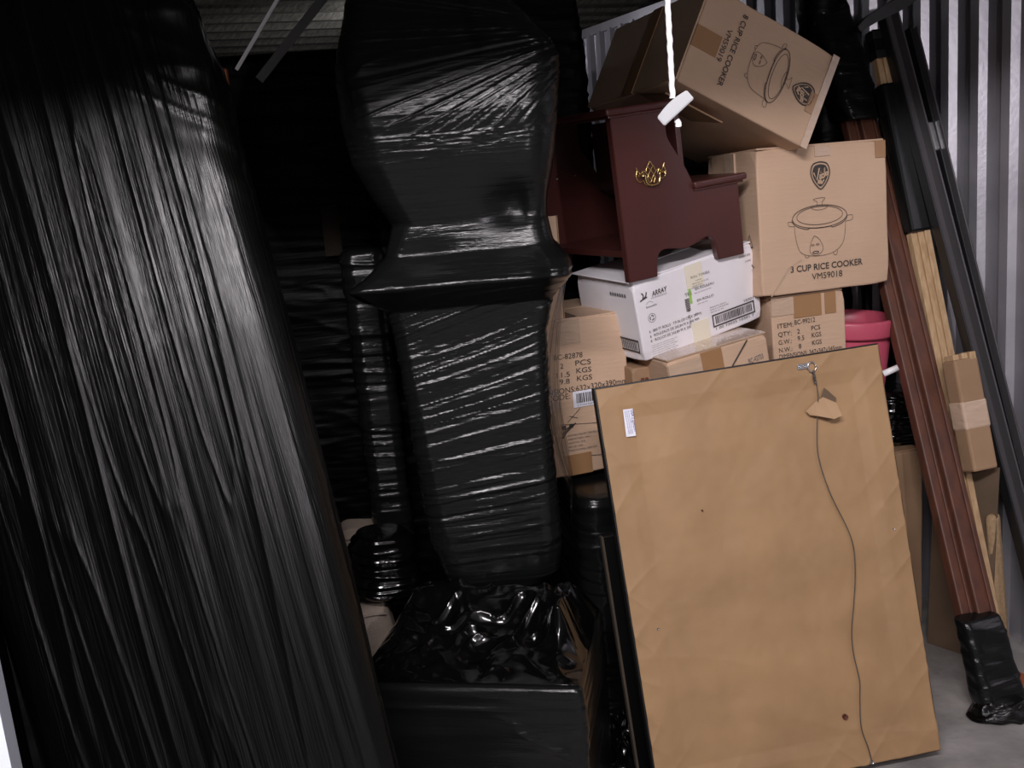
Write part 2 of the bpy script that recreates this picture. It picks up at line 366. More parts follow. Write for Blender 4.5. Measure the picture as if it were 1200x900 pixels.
# --- wrapped low box it stands on
t = thing('wrapped_box', (-.085, 1.93, 0), (0, 0, -12), 'low box wrapped in black stretch film at the bottom centre, carrying the bulging wrapped furniture', 'wrapped box')
def dlow(s, z, P):
    zz = z - .05*s*np.sin(z*9)
    top = np.clip((z-.30)/.05, 0, 1)
    return .004*(vn(s*3, zz*60, 31)-.5) + .0035*(vn(s*4, zz*26, 32)-.5) + (1-top)*(s < .2)*(.010*ridge(s*2.2, (z+.14*s)*15, 33, 12) + .010*ridge(s*2.2+5, (z-.1*s)*13, 34, 12)) + top*.003*(vn(s*2, zz*110, 35)-.5)
loft('film_wrap', [(0, -.24, .21, -.19, .17, .015), (.375, -.24, .212, -.19, .17, .018), (.40, -.238, .208, -.187, .168, .02)], 420, 200, dlow, M['film_wrap'], t, cap=.012)
def crump(u, v):
    x = -.236 + .440*u; y = -.178 + .33*v
    e = np.minimum(np.minimum(u, 1-u), np.minimum(v, 1-v)); e = np.clip(e*9, 0, 1)
    z = .403 + e*(.026*ridge(u*5+v*3, v*4-u*2, 41, 1.8) + .017*ridge(u*10-v*4, v*9+u*4, 42, 2.5) + .004*vn(u*22, v*22, 43)) * (.25+.75*np.clip(v*3, 0, 1))
    z += .05*np.clip((v-.45)/.3, 0, 1)*e
    z += .09*e*np.exp(-((u-.9)/.08)**2 - ((v-.42)/.2)**2)
    return x, y, z
sheet('crumpled_film', crump, 170, 150, M['film_crumple'], t, uvs=(.42, .34))

def floorshade(u, v):
    return .10 + .17*u - .05*v, 1.72 + .52*v, .012 + .035*ridge(u*4+v*2, v*8, 46, 1.6) + .02*ridge(u*9, v*17, 47, 2)
tag(sheet('loose_film', floorshade, 50, 120, M['film_crumple'], None, uvs=(.17, .5)), 'dark crumpled sheet standing in for shade on the floor between the low wrapped box and the dark frame', 'film')  # dark sheet laid where the floor is only in shade
def wrapped(name, label, cx, cy, sx, sy, z0, z1, yaw, m='film_dark', seed=50, amp=1, r=.03, n=(260, 200), tilt=(0, 0), vert=False, group=None, taper=0):
    t = thing(name, (cx, cy, z0), (tilt[0], tilt[1], yaw), label, 'wrapped ' + ('bundle' if 'bundle' in name else 'furniture'), group)
    def dd(s, z, P):
        return amp*(.003*(vn(s*4, z*60, seed)-.5) + .003*(vn(s*6, z*130+s*9, seed+3)-.5) + .0035*ridge(s*5, z*34+s*5, seed+1, 6) + .008*(vn(s*3, z*5, seed+2)-.5))
    H = z1-z0
    loft('film_wrap', [(0, -sx/2, sx/2, -sy/2, sy/2, r), (H*.7, -sx/2, sx/2, -sy/2, sy/2, r), (H, -sx/2*(1-taper), sx/2*(1-taper), -sy/2*(1-taper), sy/2*(1-taper), r)], n[0], n[1], dd, M[m], t, cap=.03)
    return t
CAB = wrapped('wrapped_cabinet', 'tall cabinet wrapped in black film in the dark gap right of the big leaning panel', -.56, 2.85, .46, .40, 0, 1.69, 8, seed=51, n=(300, 300))
wrapped('wrapped_bundle', 'slim upright bundle wrapped in crinkled black film just left of the bulging wrapped furniture', -.335, 2.44, .10, .12, 0, 1.20, 10, m='film_wrap', seed=54, amp=1.4, n=(200, 300))
wrapped('wrapped_cabinet', 'tall black-wrapped piece behind the bulging furniture, left of the tilted rice cooker carton', .12, 2.93, .24, .3, 0, 1.98, 21, seed=57, amp=1.6, taper=.1)
wrapped('wrapped_dark_fill', 'broad black-wrapped piece added as dark fill deep behind the step stool and cooker cartons', .66, 3.12, .56, .32, 0, 1.70, 21, seed=60, amp=1.4, taper=.25)  # added black mass, keeps the space behind stool and cartons dark
wrapped('wrapped_bundle', 'black-wrapped upright bundle behind the tilted carton, left of the leaning rails', .945, 2.86, .11, .11, 0, 1.93, 21, seed=63, amp=1.6, r=.05, tilt=(0, -1))
wrapped('wrapped_table', 'low black-wrapped table under the carton marked 82878', .235, 2.45, .29, .44, 0, .592, 10, m='film_wrap', seed=66, r=.05)
wrapped('wrapped_bundle', 'crumpled black film bundle between the beige cushions and the bulging furniture', -.335, 2.22, .13, .14, .40, .56, 15, m='film_crumple', seed=69, amp=3.2, r=.05, n=(120, 90))
wrapped('wrapped_bundle', 'glossy black plastic bundle beside the pink bucket, right of the framed picture', 1.0, 2.62, .13, .16, .545, .70, 21, m='film_crumple', seed=72, amp=3.2, r=.05, n=(120, 90))

# --- beige cushions
def cushion(loc, rot, sx, sy, sz, label):
    t = thing('cushion', loc, rot, label, 'cushion', None)
    def dd(s, z, P): return .006*np.sin(z/sz*math.pi) + .003*(vn(s*20, z*20, 80)-.5)
    loft('cover', [(0, -sx/2, sx/2, -sy/2, sy/2, .03), (sz, -sx/2, sx/2, -sy/2, sy/2, .03)], 90, 40, dd, M['beige'], t, cap=.025)
    pts = [(-sx/2+.005, -sy/2-.004, sz-.02), (0, -sy/2-.010, sz-.012), (sx/2-.005, -sy/2-.004, sz-.02)]
    tube('piping', spline(pts, 6), .0022, M['beige'], t)
cushion((-.372, 2.235, .19), (0, -6, 8), .10, .13, .20, 'lower beige fabric cushion end beside the big leaning panel')
cushion((-.42, 2.42, .39), (0, 8, 12), .12, .12, .12, 'upper small beige cushion corner beside the big leaning panel')
box_ = box('storage_crate', -.5, -.27, 2.16, 2.52, 0, .19, M['black_paint'], None, .008); tag(box_, 'black crate under the beige cushions', 'crate')

# ================================================================ CARTONS
FR = {}
def carton_mesh(name, w, d, h, m, parent, seed, dent=.0012, bw=.004):
    bm = bmesh.new(); bxb(bm, 0, w, 0, d, 0, h); bmesh.ops.recalc_face_normals(bm, faces=bm.faces)
    bev(bm, bw, 2)
    bmesh.ops.subdivide_edges(bm, edges=[e for e in bm.edges if e.calc_length() > .05], cuts=9, use_grid_fill=True)
    rs = seed*13.7
    for v in bm.verts:
        x, y, z = v.co
        n = float(vn(np.array(x*14+rs), np.array(z*14+y*9), seed))-.5
        # bulge and crushed corners
        e = min(x, w-x)/w; g = min(z, h-z)/h; q = min(y, d-y)/d
        c = max(0, 1-(e*7+g*7+q*7))
        ctr = Vector((w/2, d/2, h/2)); v.co += (v.co-ctr).normalized() * (n*dent*2 - c*.006)
    o = fin(name, bm, m, parent)
    return o
def carton(key, loc, rot, w, d, h, label, seed, m='kraft', lid='z', group=None, dent=.0012):
    t = thing('carton', loc, rot, label, 'box', group); FR[key] = t
    carton_mesh('carton_body', w, d, h, M[m], t, seed, dent)
    if lid == 'z':                              # two flaps meeting over the top
        box('flap', .004, w-.004, .003, d/2-.0015, h-.001, h+.0035, M[m], t, .001)
        box('flap', .004, w-.004, d/2+.0015, d-.003, h-.001, h+.0035, M[m], t, .001)
    if lid == '-x':
        box('flap', -.0035, .001, .003, d/2-.0015, .004, h-.004, M[m], t, .001); box('flap', -.0035, .001, d/2+.0015, d-.003, .004, h-.004, M[m], t, .001)
        box('tape', -.005, .0, d/2-.024, d/2+.024, .002, h-.002, M['tape'], t)
    return t
OFF = -.0026
def text(t, s, u, v, capn, width=None, ang=0, m='ink', off=OFF, bold=False, shear=0, name='printed_text'):
    c = bpy.data.curves.new('t', 'FONT'); c.body = s; c.size = 1; c.shear = shear; c.resolution_u = 3
    if bold: c.offset = .012
    o = bpy.data.objects.new('t', c); COL.objects.link(o); bpy.context.view_layer.update()
    me = bpy.data.meshes.new_from_object(o.evaluated_get(bpy.context.evaluated_depsgraph_get()))
    bpy.data.objects.remove(o); bpy.data.curves.remove(c)
    n = len(me.vertices); co = np.zeros(n*3); me.vertices.foreach_get('co', co); co = co.reshape(-1, 3)
    if n == 0: return
    co[:, 0] -= co[:, 0].min(); wd_ = co[:, 0].max(); ky = capn/.70; kx = ky if width is None else width/wd_
    x = co[:, 0]*kx; y = co[:, 1]*ky; ca, sa = math.cos(ang), math.sin(ang)
    co2 = np.stack([u + x*ca - y*sa, np.full(n, off), v + x*sa + y*ca], 1); me.vertices.foreach_set('co', co2.ravel()); me.update()
    me.name = name
    return link(name, me, M[m], t)
def strokes(t, lines, wdt, m='ink', off=OFF, name='printed_drawing', xf=None):
    v = []; f = []
    for L in lines:
        ww = wdt
        if isinstance(L, tuple) and isinstance(L[1], float) and isinstance(L[0], list): L, ww = L
        P = [Vector((p[0], p[1])) for p in L]
        if xf: P = [Vector(xf(p.x, p.y)) for p in P]
        b = len(v)
        for i, p in enumerate(P):
            d = P[min(i+1, len(P)-1)] - P[max(i-1, 0)]
            if d.length < 1e-9: d = Vector((1, 0))
            d.normalize(); nn = Vector((-d.y, d.x))*ww/2
            v += [(p.x+nn.x, off, p.y+nn.y), (p.x-nn.x, off, p.y-nn.y)]
        for i in range(len(P)-1): f.append((b+2*i, b+2*i+1, b+2*i+3, b+2*i+2))
    return pyd(name, v, f, M[m], t)
def rects(t, rs, m='ink', off=OFF, name='printed_mark', xf=None):
    v = []; f = []
    for (x0, z0, x1, z1) in rs:
        b = len(v); q = [(x0, z0), (x1, z0), (x1, z1), (x0, z1)]
        if xf: q = [xf(*p) for p in q]
        v += [(p[0], off, p[1]) for p in q]; f.append((b, b+1, b+2, b+3))
    return pyd(name, v, f, M[m], t)
def ell(cx, cy, a, b, a0=0, a1=360, n=40):
    return [(cx + a*math.cos(R(a0+(a1-a0)*i/n)), cy + b*math.sin(R(a0+(a1-a0)*i/n))) for i in range(n+1)]
def sp2(P, n=8): return [(p.x, p.y) for p in spline([(a, b, 0) for a, b in P], n)]
def cooker(cx, cy, k):
    """line drawing of a rice cooker, unit about 1 wide, origin mid rim"""
    L = []; g_ = lambda y: y*.76 if y < -.2 else y*(1 if y > 0 else .9)
    e = lambda *a, **q: [(cx+x*k, cy+g_(y)*k) for x, y in ell(*a, **q)]
    s_ = lambda P, n=8: [(cx+x*k, cy+g_(y)*k) for x, y in sp2(P, n)]
    L.append((e(0, 0, .5, .19), .0016)); L.append((e(0, .02, .42, .15), .0012))
    L.append((e(0, -.03, .5, .19, 180, 360), .0016))
    L.append(s_([(-.5, 0), (-.51, -.03), (-.49, -.08)]))
    L.append(s_([(-.47, -.12), (-.46, -.35), (-.41, -.62), (-.33, -.74), (-.15, -.80), (.1, -.80), (.3, -.72), (.42, -.55), (.46, -.3), (.47, -.12)]))
    L.append(e(.0, .165, .15, .05, 160, 380)); L.append(s_([(-.05, .17), (-.04, .24), (-.1, .29), (.1, .30), (.05, .23), (.06, .17)]))
    L.append(s_([(-.49, -.05), (-.58, -.04), (-.56, -.11), (-.47, -.12)])); L.append(s_([(.49, -.02), (.6, -.02), (.59, -.10), (.47, -.12)]))
    L.append(s_([(-.12, -.38), (-.19, -.55), (-.2, -.72), (-.1, -.80), (.02, -.72), (.03, -.6), (-.04, -.44), (-.12, -.38)]))
    L.append(e(-.15, -.57, .025, .015)); L.append(e(-.06, -.565, .03, .015))
    L.append((e(-.1, -.73, .055, .024), .0016))
    L.append(s_([(-.3, -.76), (-.28, -.82), (-.24, -.82), (-.22, -.79)])); L.append(s_([(.22, -.77), (.25, -.83), (.29, -.81), (.3, -.73)]))
    return L
def badge(t, cx, cy, k, ang=0, off=OFF):
    """dark heart-shaped pick badge with a light script name"""
    ca, sa = math.cos(ang), math.sin(ang); xf = lambda x, y: (cx + (x*ca - y*sa)*k, cy + (x*sa + y*ca)*k)
    out = sp2([(0, .5), (-.3, .42), (-.42, .15), (-.36, -.15), (-.18, -.42), (0, -.55), (.18, -.42), (.36, -.15), (.42, .15), (.3, .42), (0, .5)])
    v = [(*(xf(x, y)),) for x, y in out]
    ring = [xf(x, y) for x, y in out] 
    strokes(t, [ring], .05*k, off=off, name='printed_badge')
    inn = [xf(x*.82, y*.82) for x, y in out[:-1]]
    pyd('printed_badge', [(a, off, b) for a, b in inn], [tuple(range(len(inn)))], M['ink'], t)
    sc = [[(-.30, .10), (-.16, -.20), (-.04, .26)], sp2([(0.0, .02), (-.03, -.14), (.06, -.12)]), sp2([(.16, .0), (.08, .02), (.06, -.1), (.16, -.08), (.2, .26), (.18, -.1)]), sp2([(.34, .08), (.24, .06), (.24, -.04), (.34, .02), (.34, -.06)]),
          sp2([(-.12, -.34), (-.08, -.2), (-.04, -.34), (0, -.2), (.04, -.34), (.1, -.26), (.16, -.2)]), [(0.02, .08), (.03, .10)]]
    strokes(t, [[xf(x, y) for x, y in q] for q in sc], .055*k, 'kraft', off-.0004, 'printed_badge')

# ---- 3 cup rice cooker carton
t = carton('cup3', (.626, 2.422, .994), (-2.45, .32, 15.64), .36, .25, .352, 'upright kraft carton printed with a rice cooker drawing and 3 CUP RICE COOKER', 1)
badge(t, .171, .281, .062); strokes(t, cooker(.165, .180, .152), .0009)
text(t, '3 CUP RICE COOKER', .078, .053, .015, .203, bold=True); text(t, 'VM59018', .136, .030, .015, .086)
box('tape', .158, .20, -.0030, -.0016, .325, .351, M['clear_tape'], t); box('tape', .328, .357, -.0030, -.0016, .31, .351, M['tape'], t)
box('tape', -.0042, .001, .10, .15, .26, .352, M['clear_tape'], t)
pyd('crease', [(0.02, -.0026, 0), (.024, -.0026, 0), (.075, -.0026, .062), (.112, -.0026, .082), (.108, -.0026, .083), (.07, -.0026, .064)], [(0, 1, 2, 5), (5, 2, 3, 4)], M['clear_tape'], t)
strokes(t, [([(0, 0), (0.0001, .0001)], .001)], .001)
# warning marks on its left side
sidepts = [[(.03, .12), (.045, .15), (.06, .12), (.03, .12)], [(.03, .07), (.06, .09)], [(.04, .06), (.05, .1)]]
v = []; f = []
for L in sidepts:
    for a, b in zip(L[:-1], L[1:]):
        i = len(v); v += [(-.003, a[0], a[1]), (-.003, a[0], a[1]+.004), (-.003, b[0], b[1]+.004), (-.003, b[0], b[1])]; f.append((i, i+1, i+2, i+3))
pyd('printed_mark', v, f, M['ink'], t)

# ---- 8 cup rice cooker carton, tipped on its side
t = carton('cup8', (.42, 2.301, 1.51), (-2.87, 27.68, 17.92), .37, .478, .228, 'tipped kraft carton at the top printed with a rice cooker and 8 CUP RICE COOKER', 2, lid='-x')
ang8 = R(-91)
text(t, '8 CUP RICE COOKER', .098, .204, .0135, .170, ang8, bold=True)
text(t, 'VM59019', .073, .158, .0135, .075, ang8)
xf8 = lambda x, y: (.232 + y*1.0, .118 - x)           # up of the print points along +u
strokes(t, [([xf8(*p) for p in (L[0] if isinstance(L, tuple) and isinstance(L[1], float) else L)], (L[1] if isinstance(L, tuple) and isinstance(L[1], float) else .0009)) for L in cooker(0, 0, .128)], .0009)
badge(t, .312, .113, .058, ang8)
box('tape', .0, .068, -.0026, -.0014, .086, .134, M['tape'], t); box('tape', .330, .37, -.0026, -.0014, .078, .126, M['tape'], t)
box('tape', .352, .371, -.0028, -.0014, .0, .228, M['clear_tape'], t)
box('flap', .0, .16, .03, .25, -.03, -.026, M['kraft_dark'], t, .001, Matrix.Rotation(R(9), 4, 'X'))

# ---- carton 82878
t = carton('b82878', (-.022, 2.313, .606), (.77, -.81, 16.78), .322, .29, .382, 'kraft carton stamped BC-82878 with a barcode label, left of the framed picture', 3)
for s, u, v, w in (('ITEM:', .080, .291, .044), ('BC-82878', .133, .292, .074), ('2', .148, .269, .008), ('PCS', .187, .271, .040), ('11.5', .137, .248, .034), ('KGS', .188, .252, .039), ('9.8', .143, .231, .026), ('KGS', .188, .233, .039)):
    text(t, s, u, v, .0125, w, R(-2))
text(t, 'DIMENSIONS:632x320x390mm', .068, .208, .0135, .249, R(0)); text(t, 'BARCODE:', .072, .193, .0135, .095)
for v in (.269, .248, .231): text(t, 'G.W.:', .085, v, .0125, .035)
pl = rects(t, [(.174, .168, .246, .208)], 'sticker', OFF-.0003, 'barcode_label')
random.seed(3); rs = []; x = .182
while x < .236: w = random.choice([.0012, .002, .003]); rs.append((x, .178, x+w, .202)); x += w+random.choice([.001, .0018])
rects(t, rs, 'ink', OFF-.0006, 'barcode'); text(t, '8 91234 82878', .184, .171, .004, .045, off=OFF-.0006)
strokes(t, [[(.137, .050), (.137, .132), (.262, .118)], [(.137, .05), (.262, .036)], [(.155, .135), (.17, .148), (.19, .165)], [(.16, .15), (.182, .142)]], .0012)
for q_, w_ in (([(.139, .098), (.150, .112), (.172, .128)], .004), ([(.139, .106), (.150, .119), (.176, .130)], .003), (ell(.253, .10, .018, .02, n=16), .0012), ([(.245, .09), (.26, .108)], .004)): strokes(t, [q_], w_, name='printed_emblem')
for q_ in ((.139, .118, .150, .128), (.158, .12, .168, .130)): rects(t, [q_], 'ink', name='printed_emblem')
for i, (s, w) in enumerate((('DISTRIBUTED BY THE SELLER', .085), ('IMPORTERS, INC.', .06), ('SEATTLE, WA', .045), ('98168 USA', .038), ('MADE IN CHINA, KEEP DRY', .075))): text(t, s, .152, .099-i*.0095, .0045, w, m='grey_ink')
box('tape', .147, .205, -.0028, -.0014, .325, .381, M['clear_tape'], t); box('tape', .147, .21, -.0028, -.0014, .0, .052, M['tape'], t)
box('tape', .147, .205, 0, .29, .382, .3875, M['clear_tape'], t)

# ---- carton 99212
t = carton('b99212', (.657, 2.45, .765), (-2, -.56, 11.91), .201, .28, .219, 'kraft carton stamped BC-99212 under the upright rice cooker carton', 4)
for s, u, v, w in (('ITEM:', .014, .144, .042), ('BC-99212', .060, .148, .056), ('QTY:', .014, .123, .036), ('2', .066, .125, .007), ('PCS', .105, .128, .024), ('G.W.:', .014, .103, .036), ('9.5', .066, .107, .018), ('KGS', .105, .110, .026), ('N.W.:', .014, .083, .036), ('8', .068, .087, .007), ('KGS', .105, .091, .026), ('DIMENSIONS: 347x347x345mm', .014, .067, .172)):
    text(t, s, u, v, .0115, w, R(1))
box('tape', .060, .135, -.0028, -.0014, .164, .219, M['tape'], t); box('tape', .145, .175, -.0028, -.0014, .165, .219, M['tape'], t); box('tape', .0, .06, -.0026, -.0014, .175, .219, M['clear_tape'], t)

# ---- white roll-towel carton
t = carton('array', (.318, 2.326, .879), (2.14, -8.94, 26.13), .362, .25, .194, 'white printed carton of roll towels, tilted, carrying the wooden step stool', 5, m='white_box', dent=.002)
text(t, 'ARRAY', .048, .149, .012, .045, R(2), shear=.2, bold=True); text(t, 'FOR THE HOME AND SHOP', .045, .144, .003, .045, m='grey_ink')
for q_ in (sp2([(.026, .147), (.038, .150), (.047, .152)]), sp2([(.034, .150), (.037, .158), (.033, .165)]), sp2([(.038, .151), (.044, .156), (.047, .164)])): strokes(t, [[(a-.013, b) for a, b in q_]], .003, name='printed_emblem')
text(t, 'Renewable', .027, .126, .005, .03, m='grey_ink'); strokes(t, [ell(.038, .134, .009, .006, 0, 180, 10)], .0006, 'grey_ink')
strokes(t, [ell(.038, .100, .0105, .0105, n=20)], .0008, name='printed_emblem')
strokes(t, [([(.038+.0055*math.cos(R(a)), .100+.0055*math.sin(R(a))) for a in range(s0, s0+85, 12)], .0022) for s0 in (20, 140, 260)], .002, name='recycling_mark')
for i, s in enumerate(('6 · 800 FT ROLLS · 7.9 IN (20 CM X 243 M)', '6 · ROULEAUX DE 243,84 M X 200 MM', '6 · ROLLOS DE 243.84 M X 200 MM')): text(t, s, .024, .066-i*.0115, .0065, .155-.01*i, R(0))
for i in range(6): text(t, 'Product made with recycled fibre content paper', .024, .033-i*.0052, .0024, .075-.008*(i % 2), m='grey_ink')
for s, u, v, c, w in (('ROLL TOWELS', .164, .158, .006, .056), ('White', .176, .149, .003, .018), ('800 feet per roll, six rolls', .166, .143, .003, .048), ('ESSUIE-TOUT', .165, .137, .003, .03), ('EN ROULEAU', .172, .128, .006, .056), ('blanc, six rouleaux par caisse', .168, .12, .003, .05), ('EN ROLLO', .172, .099, .006, .05), ('blanco, seis rollos', .172, .092, .0025, .03), ('10301', .310, .057, .006, .03), ('Dimensions approx.', .206, .072, .003, .05), ('Keep dry and stack flat', .206, .066, .003, .056), ('Garder au sec', .206, .06, .003, .04), ('1 00 73025 10301 7', .215, .014, .006, .12), ('10301/02', .314, .166, .005, .034), ('CASE', .33, .152, .004, .018)):
    text(t, s, u, v, c, w)
fr = [(.208, .022, .340, .0255), (.208, .050, .340, .0535), (.208, .022, .2115, .0535), (.3365, .022, .340, .0535)]; rects(t, fr, 'ink', name='barcode_frame')
rs = []; x = .217
while x < .331: w = random.choice([.001, .002, .003]); rs.append((x, .0285, x+w, .0475)); x += w+random.choice([.0012, .002])
rects(t, rs, 'ink', name='barcode')
box('tape', .146, .196, -.0030, -.0012, .0, .052, M['yellow'], t); box('tape', .150, .200, -.0022, -.0012, .135, .192, M['yellow'], t)
rects(t, [(.151, .100, .158, .136)], 'green', name='green_sticker')
rs = [(.137, .085+i*.0035, .150, .0868+i*.0035) for i in range(9)]; rects(t, rs, 'ink', name='barcode')
text(t, '7 E-177 · 80', .146, .050, .006, .04, R(88)); text(t, 'F5', .16, .068, .005, .01); text(t, 'TRE', .14, .12, .009, .02, R(3), m='grey_ink')
# print on its left side
def side_rects(t, rs, m, name):
    v = []; f = []
    for (y0, z0, y1, z1) in rs:
        b = len(v); v += [(-.003, y0, z0), (-.003, y1, z0), (-.003, y1, z1), (-.003, y0, z1)]; f.append((b, b+1, b+2, b+3))
    return pyd(name, v, f, M[m], t)
side_rects(t, [(.01, .022, .11, .026), (.01, .050, .11, .054), (.01, .022, .014, .054), (.106, .022, .11, .054)] + [(.02+i*.006, .028, .023+i*.006, .048) for i in range(14)], 'ink', 'barcode')
side_rects(t, [(.03+i*.01, .158, .037+i*.01, .165) for i in range(7)], 'grey_ink', 'printed_text')
box('flap', -.012, .08, -.004, .25, .197, .200, M['white_box'], t, .001)

# ---- flat taped carton under it
t = carton('flat', (.369, 2.265, .809), (-2.0, -7.41, 16.62), .262, .20, .078, 'flat kraft parcel covered in shiny clear tape under the white carton', 6, dent=.0025)
strokes(t, [([(.135, .0), (.21, .0775)], .0035)], .003, off=-.0034, name='black_strap')
text(t, 'BC-42723', .205, .02, .012, .040, R(6), m='grey_ink', off=-.0034)
box('tape', .0, .13, -.0034, -.0012, .012, .07, M['clear_tape'], t); box('tape', .085, .14, -.0038, -.003, .0, .078, M['tape'], t)
box('tape', .0, .262, .0, .14, .0805, .084, M['clear_tape'], t)
# ---- red printed bag/parcel under the white carton's left corner
t = thing('parcel', (.29, 2.36, .775), (0, 0, 18), 'brown parcel with red print wedged between the 82878 carton and the taped flat parcel', 'parcel')
carton_mesh('carton_body', .11, .16, .085, M['kraft_dark'], t, 9, .003)
text(t, 'FRAGILE', .02, .03, .03, .09, m='rust', off=-.004)
# ---- upright plain card edge
t = thing('cardboard_sheet', (.098, 2.352, .992), (0, 0, 16), 'narrow upright piece of plain cardboard standing on the 82878 carton', 'cardboard')
box('sheet', 0, .04, 0, .012, 0, .245, M['kraft'], t, .002)
box('edge_liner', .0405, .0425, 0, .012, .0, .245, M['edge_board'], t)

# ---- cartons stacked behind the framed picture
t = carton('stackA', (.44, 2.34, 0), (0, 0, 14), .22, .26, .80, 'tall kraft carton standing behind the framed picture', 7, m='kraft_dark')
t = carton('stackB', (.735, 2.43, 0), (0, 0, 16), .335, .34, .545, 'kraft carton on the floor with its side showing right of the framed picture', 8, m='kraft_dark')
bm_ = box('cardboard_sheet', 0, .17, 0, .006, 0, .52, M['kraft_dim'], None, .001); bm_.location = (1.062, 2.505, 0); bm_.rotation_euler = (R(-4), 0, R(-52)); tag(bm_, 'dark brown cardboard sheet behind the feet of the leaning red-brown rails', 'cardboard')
t = carton('stackC', (.672, 2.465, .552), (0, 0, 12), .18, .24, .203, 'kraft carton hidden under the 99212 carton', 10)

# ================================================================ STEP STOOL
t = thing('step_stool', (.288, 2.285, 1.075), (0, -4, 26), 'cherry wood step stool with a brass pull, perched on the white towel carton', 'stool')
side = [(0, 0), (0, .372), (.147, .372)] + sp2([(.147, .372), (.145, .335), (.147, .305), (.166, .270), (.184, .240), (.200, .205), (.203, .182)], 6)[1:] + [(.334, .182), (.334, .006), (.256, .006)] + \
       sp2([(.256, .006), (.251, .045), (.243, .060), (.229, .066), (.212, .062), (.196, .056), (.163, .050), (.126, .056), (.104, .058), (.090, .052), (.082, .035), (.078, .0)], 5)[1:]
prism('side_panel', side, 0, .02, M['cherry'], t, .0015)
prism('side_panel', side, .385, .405, M['cherry'], t, .0015)
def tread(x0, x1, z):
    # rounded moulding edge profile
    bm = bmesh.new(); bxb(bm, x0, x1, -.013, .42, z, z+.016); bmesh.ops.recalc_face_normals(bm, faces=bm.faces); bev(bm, .005, 3); return fin('tread', bm, M['cherry'], t)
tread(-.016, .165, .372); tread(.200, .354, .182)
box('tread_moulding', -.008, .157, -.006, .41, .366, .372, M['cherry'], t, .002); box('tread_moulding', .203, .346, -.006, .41, .176, .182, M['cherry'], t, .002)
box('riser', .185, .199, .02, .385, .19, .36, M['cherry'], t, .001); box('riser', .318, .330, .02, .385, .05, .176, M['cherry'], t, .001); box('shelf', .01, .31, .02, .385, .055, .07, M['cherry'], t, .001)
# brass pull: pierced back plate and bail
h = bpy.data.objects.new('brass_pull', None); COL.objects.link(h); h.parent = t; h.location = (.088, -.001, .229); h.scale = (1.08, 1, 1.15); h['label'] = 'pierced brass drawer pull'
h.empty_display_size = .02
def st3(name, lines, r, par, y=-.003):
    v = []; f = []
    for L in lines:
        P = [Vector((a*.0105, y, b*.0105)) for a, b in L]; n = 6; b0 = len(v)
        for i, p in enumerate(P):
            d = (P[min(i+1, len(P)-1)]-P[max(i-1, 0)]).normalized(); a_ = Vector((0, 1, 0)); c_ = d.cross(a_)
            for k in range(n): q = 2*math.pi*k/n; v.append(p + (a_*math.cos(q)*.8 + c_*math.sin(q))*r)
        for i in range(len(P)-1):
            for k in range(n): f.append((b0+i*n+k, b0+i*n+(k+1) % n, b0+(i+1)*n+(k+1) % n, b0+(i+1)*n+k))
    return pyd(name, v, f, M['brass'], par, True)
wing = lambda s: sp2([(s*3.4, 1.9), (s*3.3, 1.2), (s*3.6, .4), (s*3.3, -.5), (s*2.6, -.8), (s*2.0, -.6), (s*1.7, -1.2), (s*1.2, -1.6), (s*.6, -1.5), (0, -1.9)], 5)
inner = lambda s: sp2([(s*3.4, 1.9), (s*2.9, 1.0), (s*2.3, .7), (s*1.9, 1.1), (s*1.2, .9), (s*.9, 1.5), (s*.6, 1.9), (0, 2.7)], 5)
lines = [wing(1), wing(-1), inner(1), inner(-1)] + [sp2([(s*.7, 1.8), (-s*.2, .8), (-s*.9, -.3), (-s*.5, -1.3)], 5) for s in (1, -1)] + [sp2([(s*1.4, .9), (s*.6, .0), (-s*.3, -1.2)], 5) for s in (1, -1)] + [[(s*2, 1.0), (s*1.5, .2)] for s in (1, -1)]
st3('back_plate', lines, .0011, h)
st3('bail', [sp2([(-2.6, .35), (-1.8, .3), (-1.7, -.7), (-1.2, -1.5), (0, -1.7), (1.2, -1.5), (1.7, -.7), (1.8, .3), (2.6, .35)], 6)], .0019, h, y=-.009)
for s in (-1, 1): tube('post', [(s*2.6*.0105, 0, .0035), (s*2.6*.0105, -.012, .0035)], .003, M['brass'], h, 10)
for x in (.062, .116): tube('bolt', [(x, .384, .237), (x, .380, .237)], .0025, M['zinc'], t, 8)

# ================================================================ FRAMED PICTURE (its papered back)
t = thing('framed_picture', (.233, 1.886, .004), (-11.88, -2.53, 7.2), 'large framed picture seen from its kraft-papered back, leaning on the cartons', 'picture')
FW, FH = .638, .902
for a_ in ((0, .04, 0, FH), (FW-.04, FW, 0, FH), (.04, FW-.04, 0, .04), (.04, FW-.04, FH-.04, FH)): box('frame_rail', a_[0], a_[1], .0022, .03, a_[2], a_[3], M['black_paint'], t, .001)
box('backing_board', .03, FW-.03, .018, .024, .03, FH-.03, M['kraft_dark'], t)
def paper(u, v):
    x = .003+(FW-.006)*u; z = .003+(FH-.006)*v
    y = -.0005*np.ones_like(u) - .0
    inn = np.minimum(np.minimum(x, FW-x), np.minimum(z, FH-z))
    k = np.clip((inn-.045)/.03, 0, 1); y += .0045*k                        # paper drops inside the frame moulding
    y -= .0006
    y -= .0034*k*(vn(x*9, z*7, 90)-.5) + .0030*k*(vn(x*22+z*9, z*16-x*7, 91)-.5) + .0009*(vn(x*55, z*50, 92)-.5)
    # tension creases from the corners
    y -= .0022*ridge((x+z)*12, (x-z)*2.5, 93, 5)*np.clip(1-inn/.12, 0, 1) + .0022*ridge((x-z)*12, (x+z)*2.5, 94, 5)*np.clip(1-inn/.12, 0, 1)
    y -= .0016*ridge(z*5+x*.6, x*1.5, 95, 9)
    return x, y+.001, z
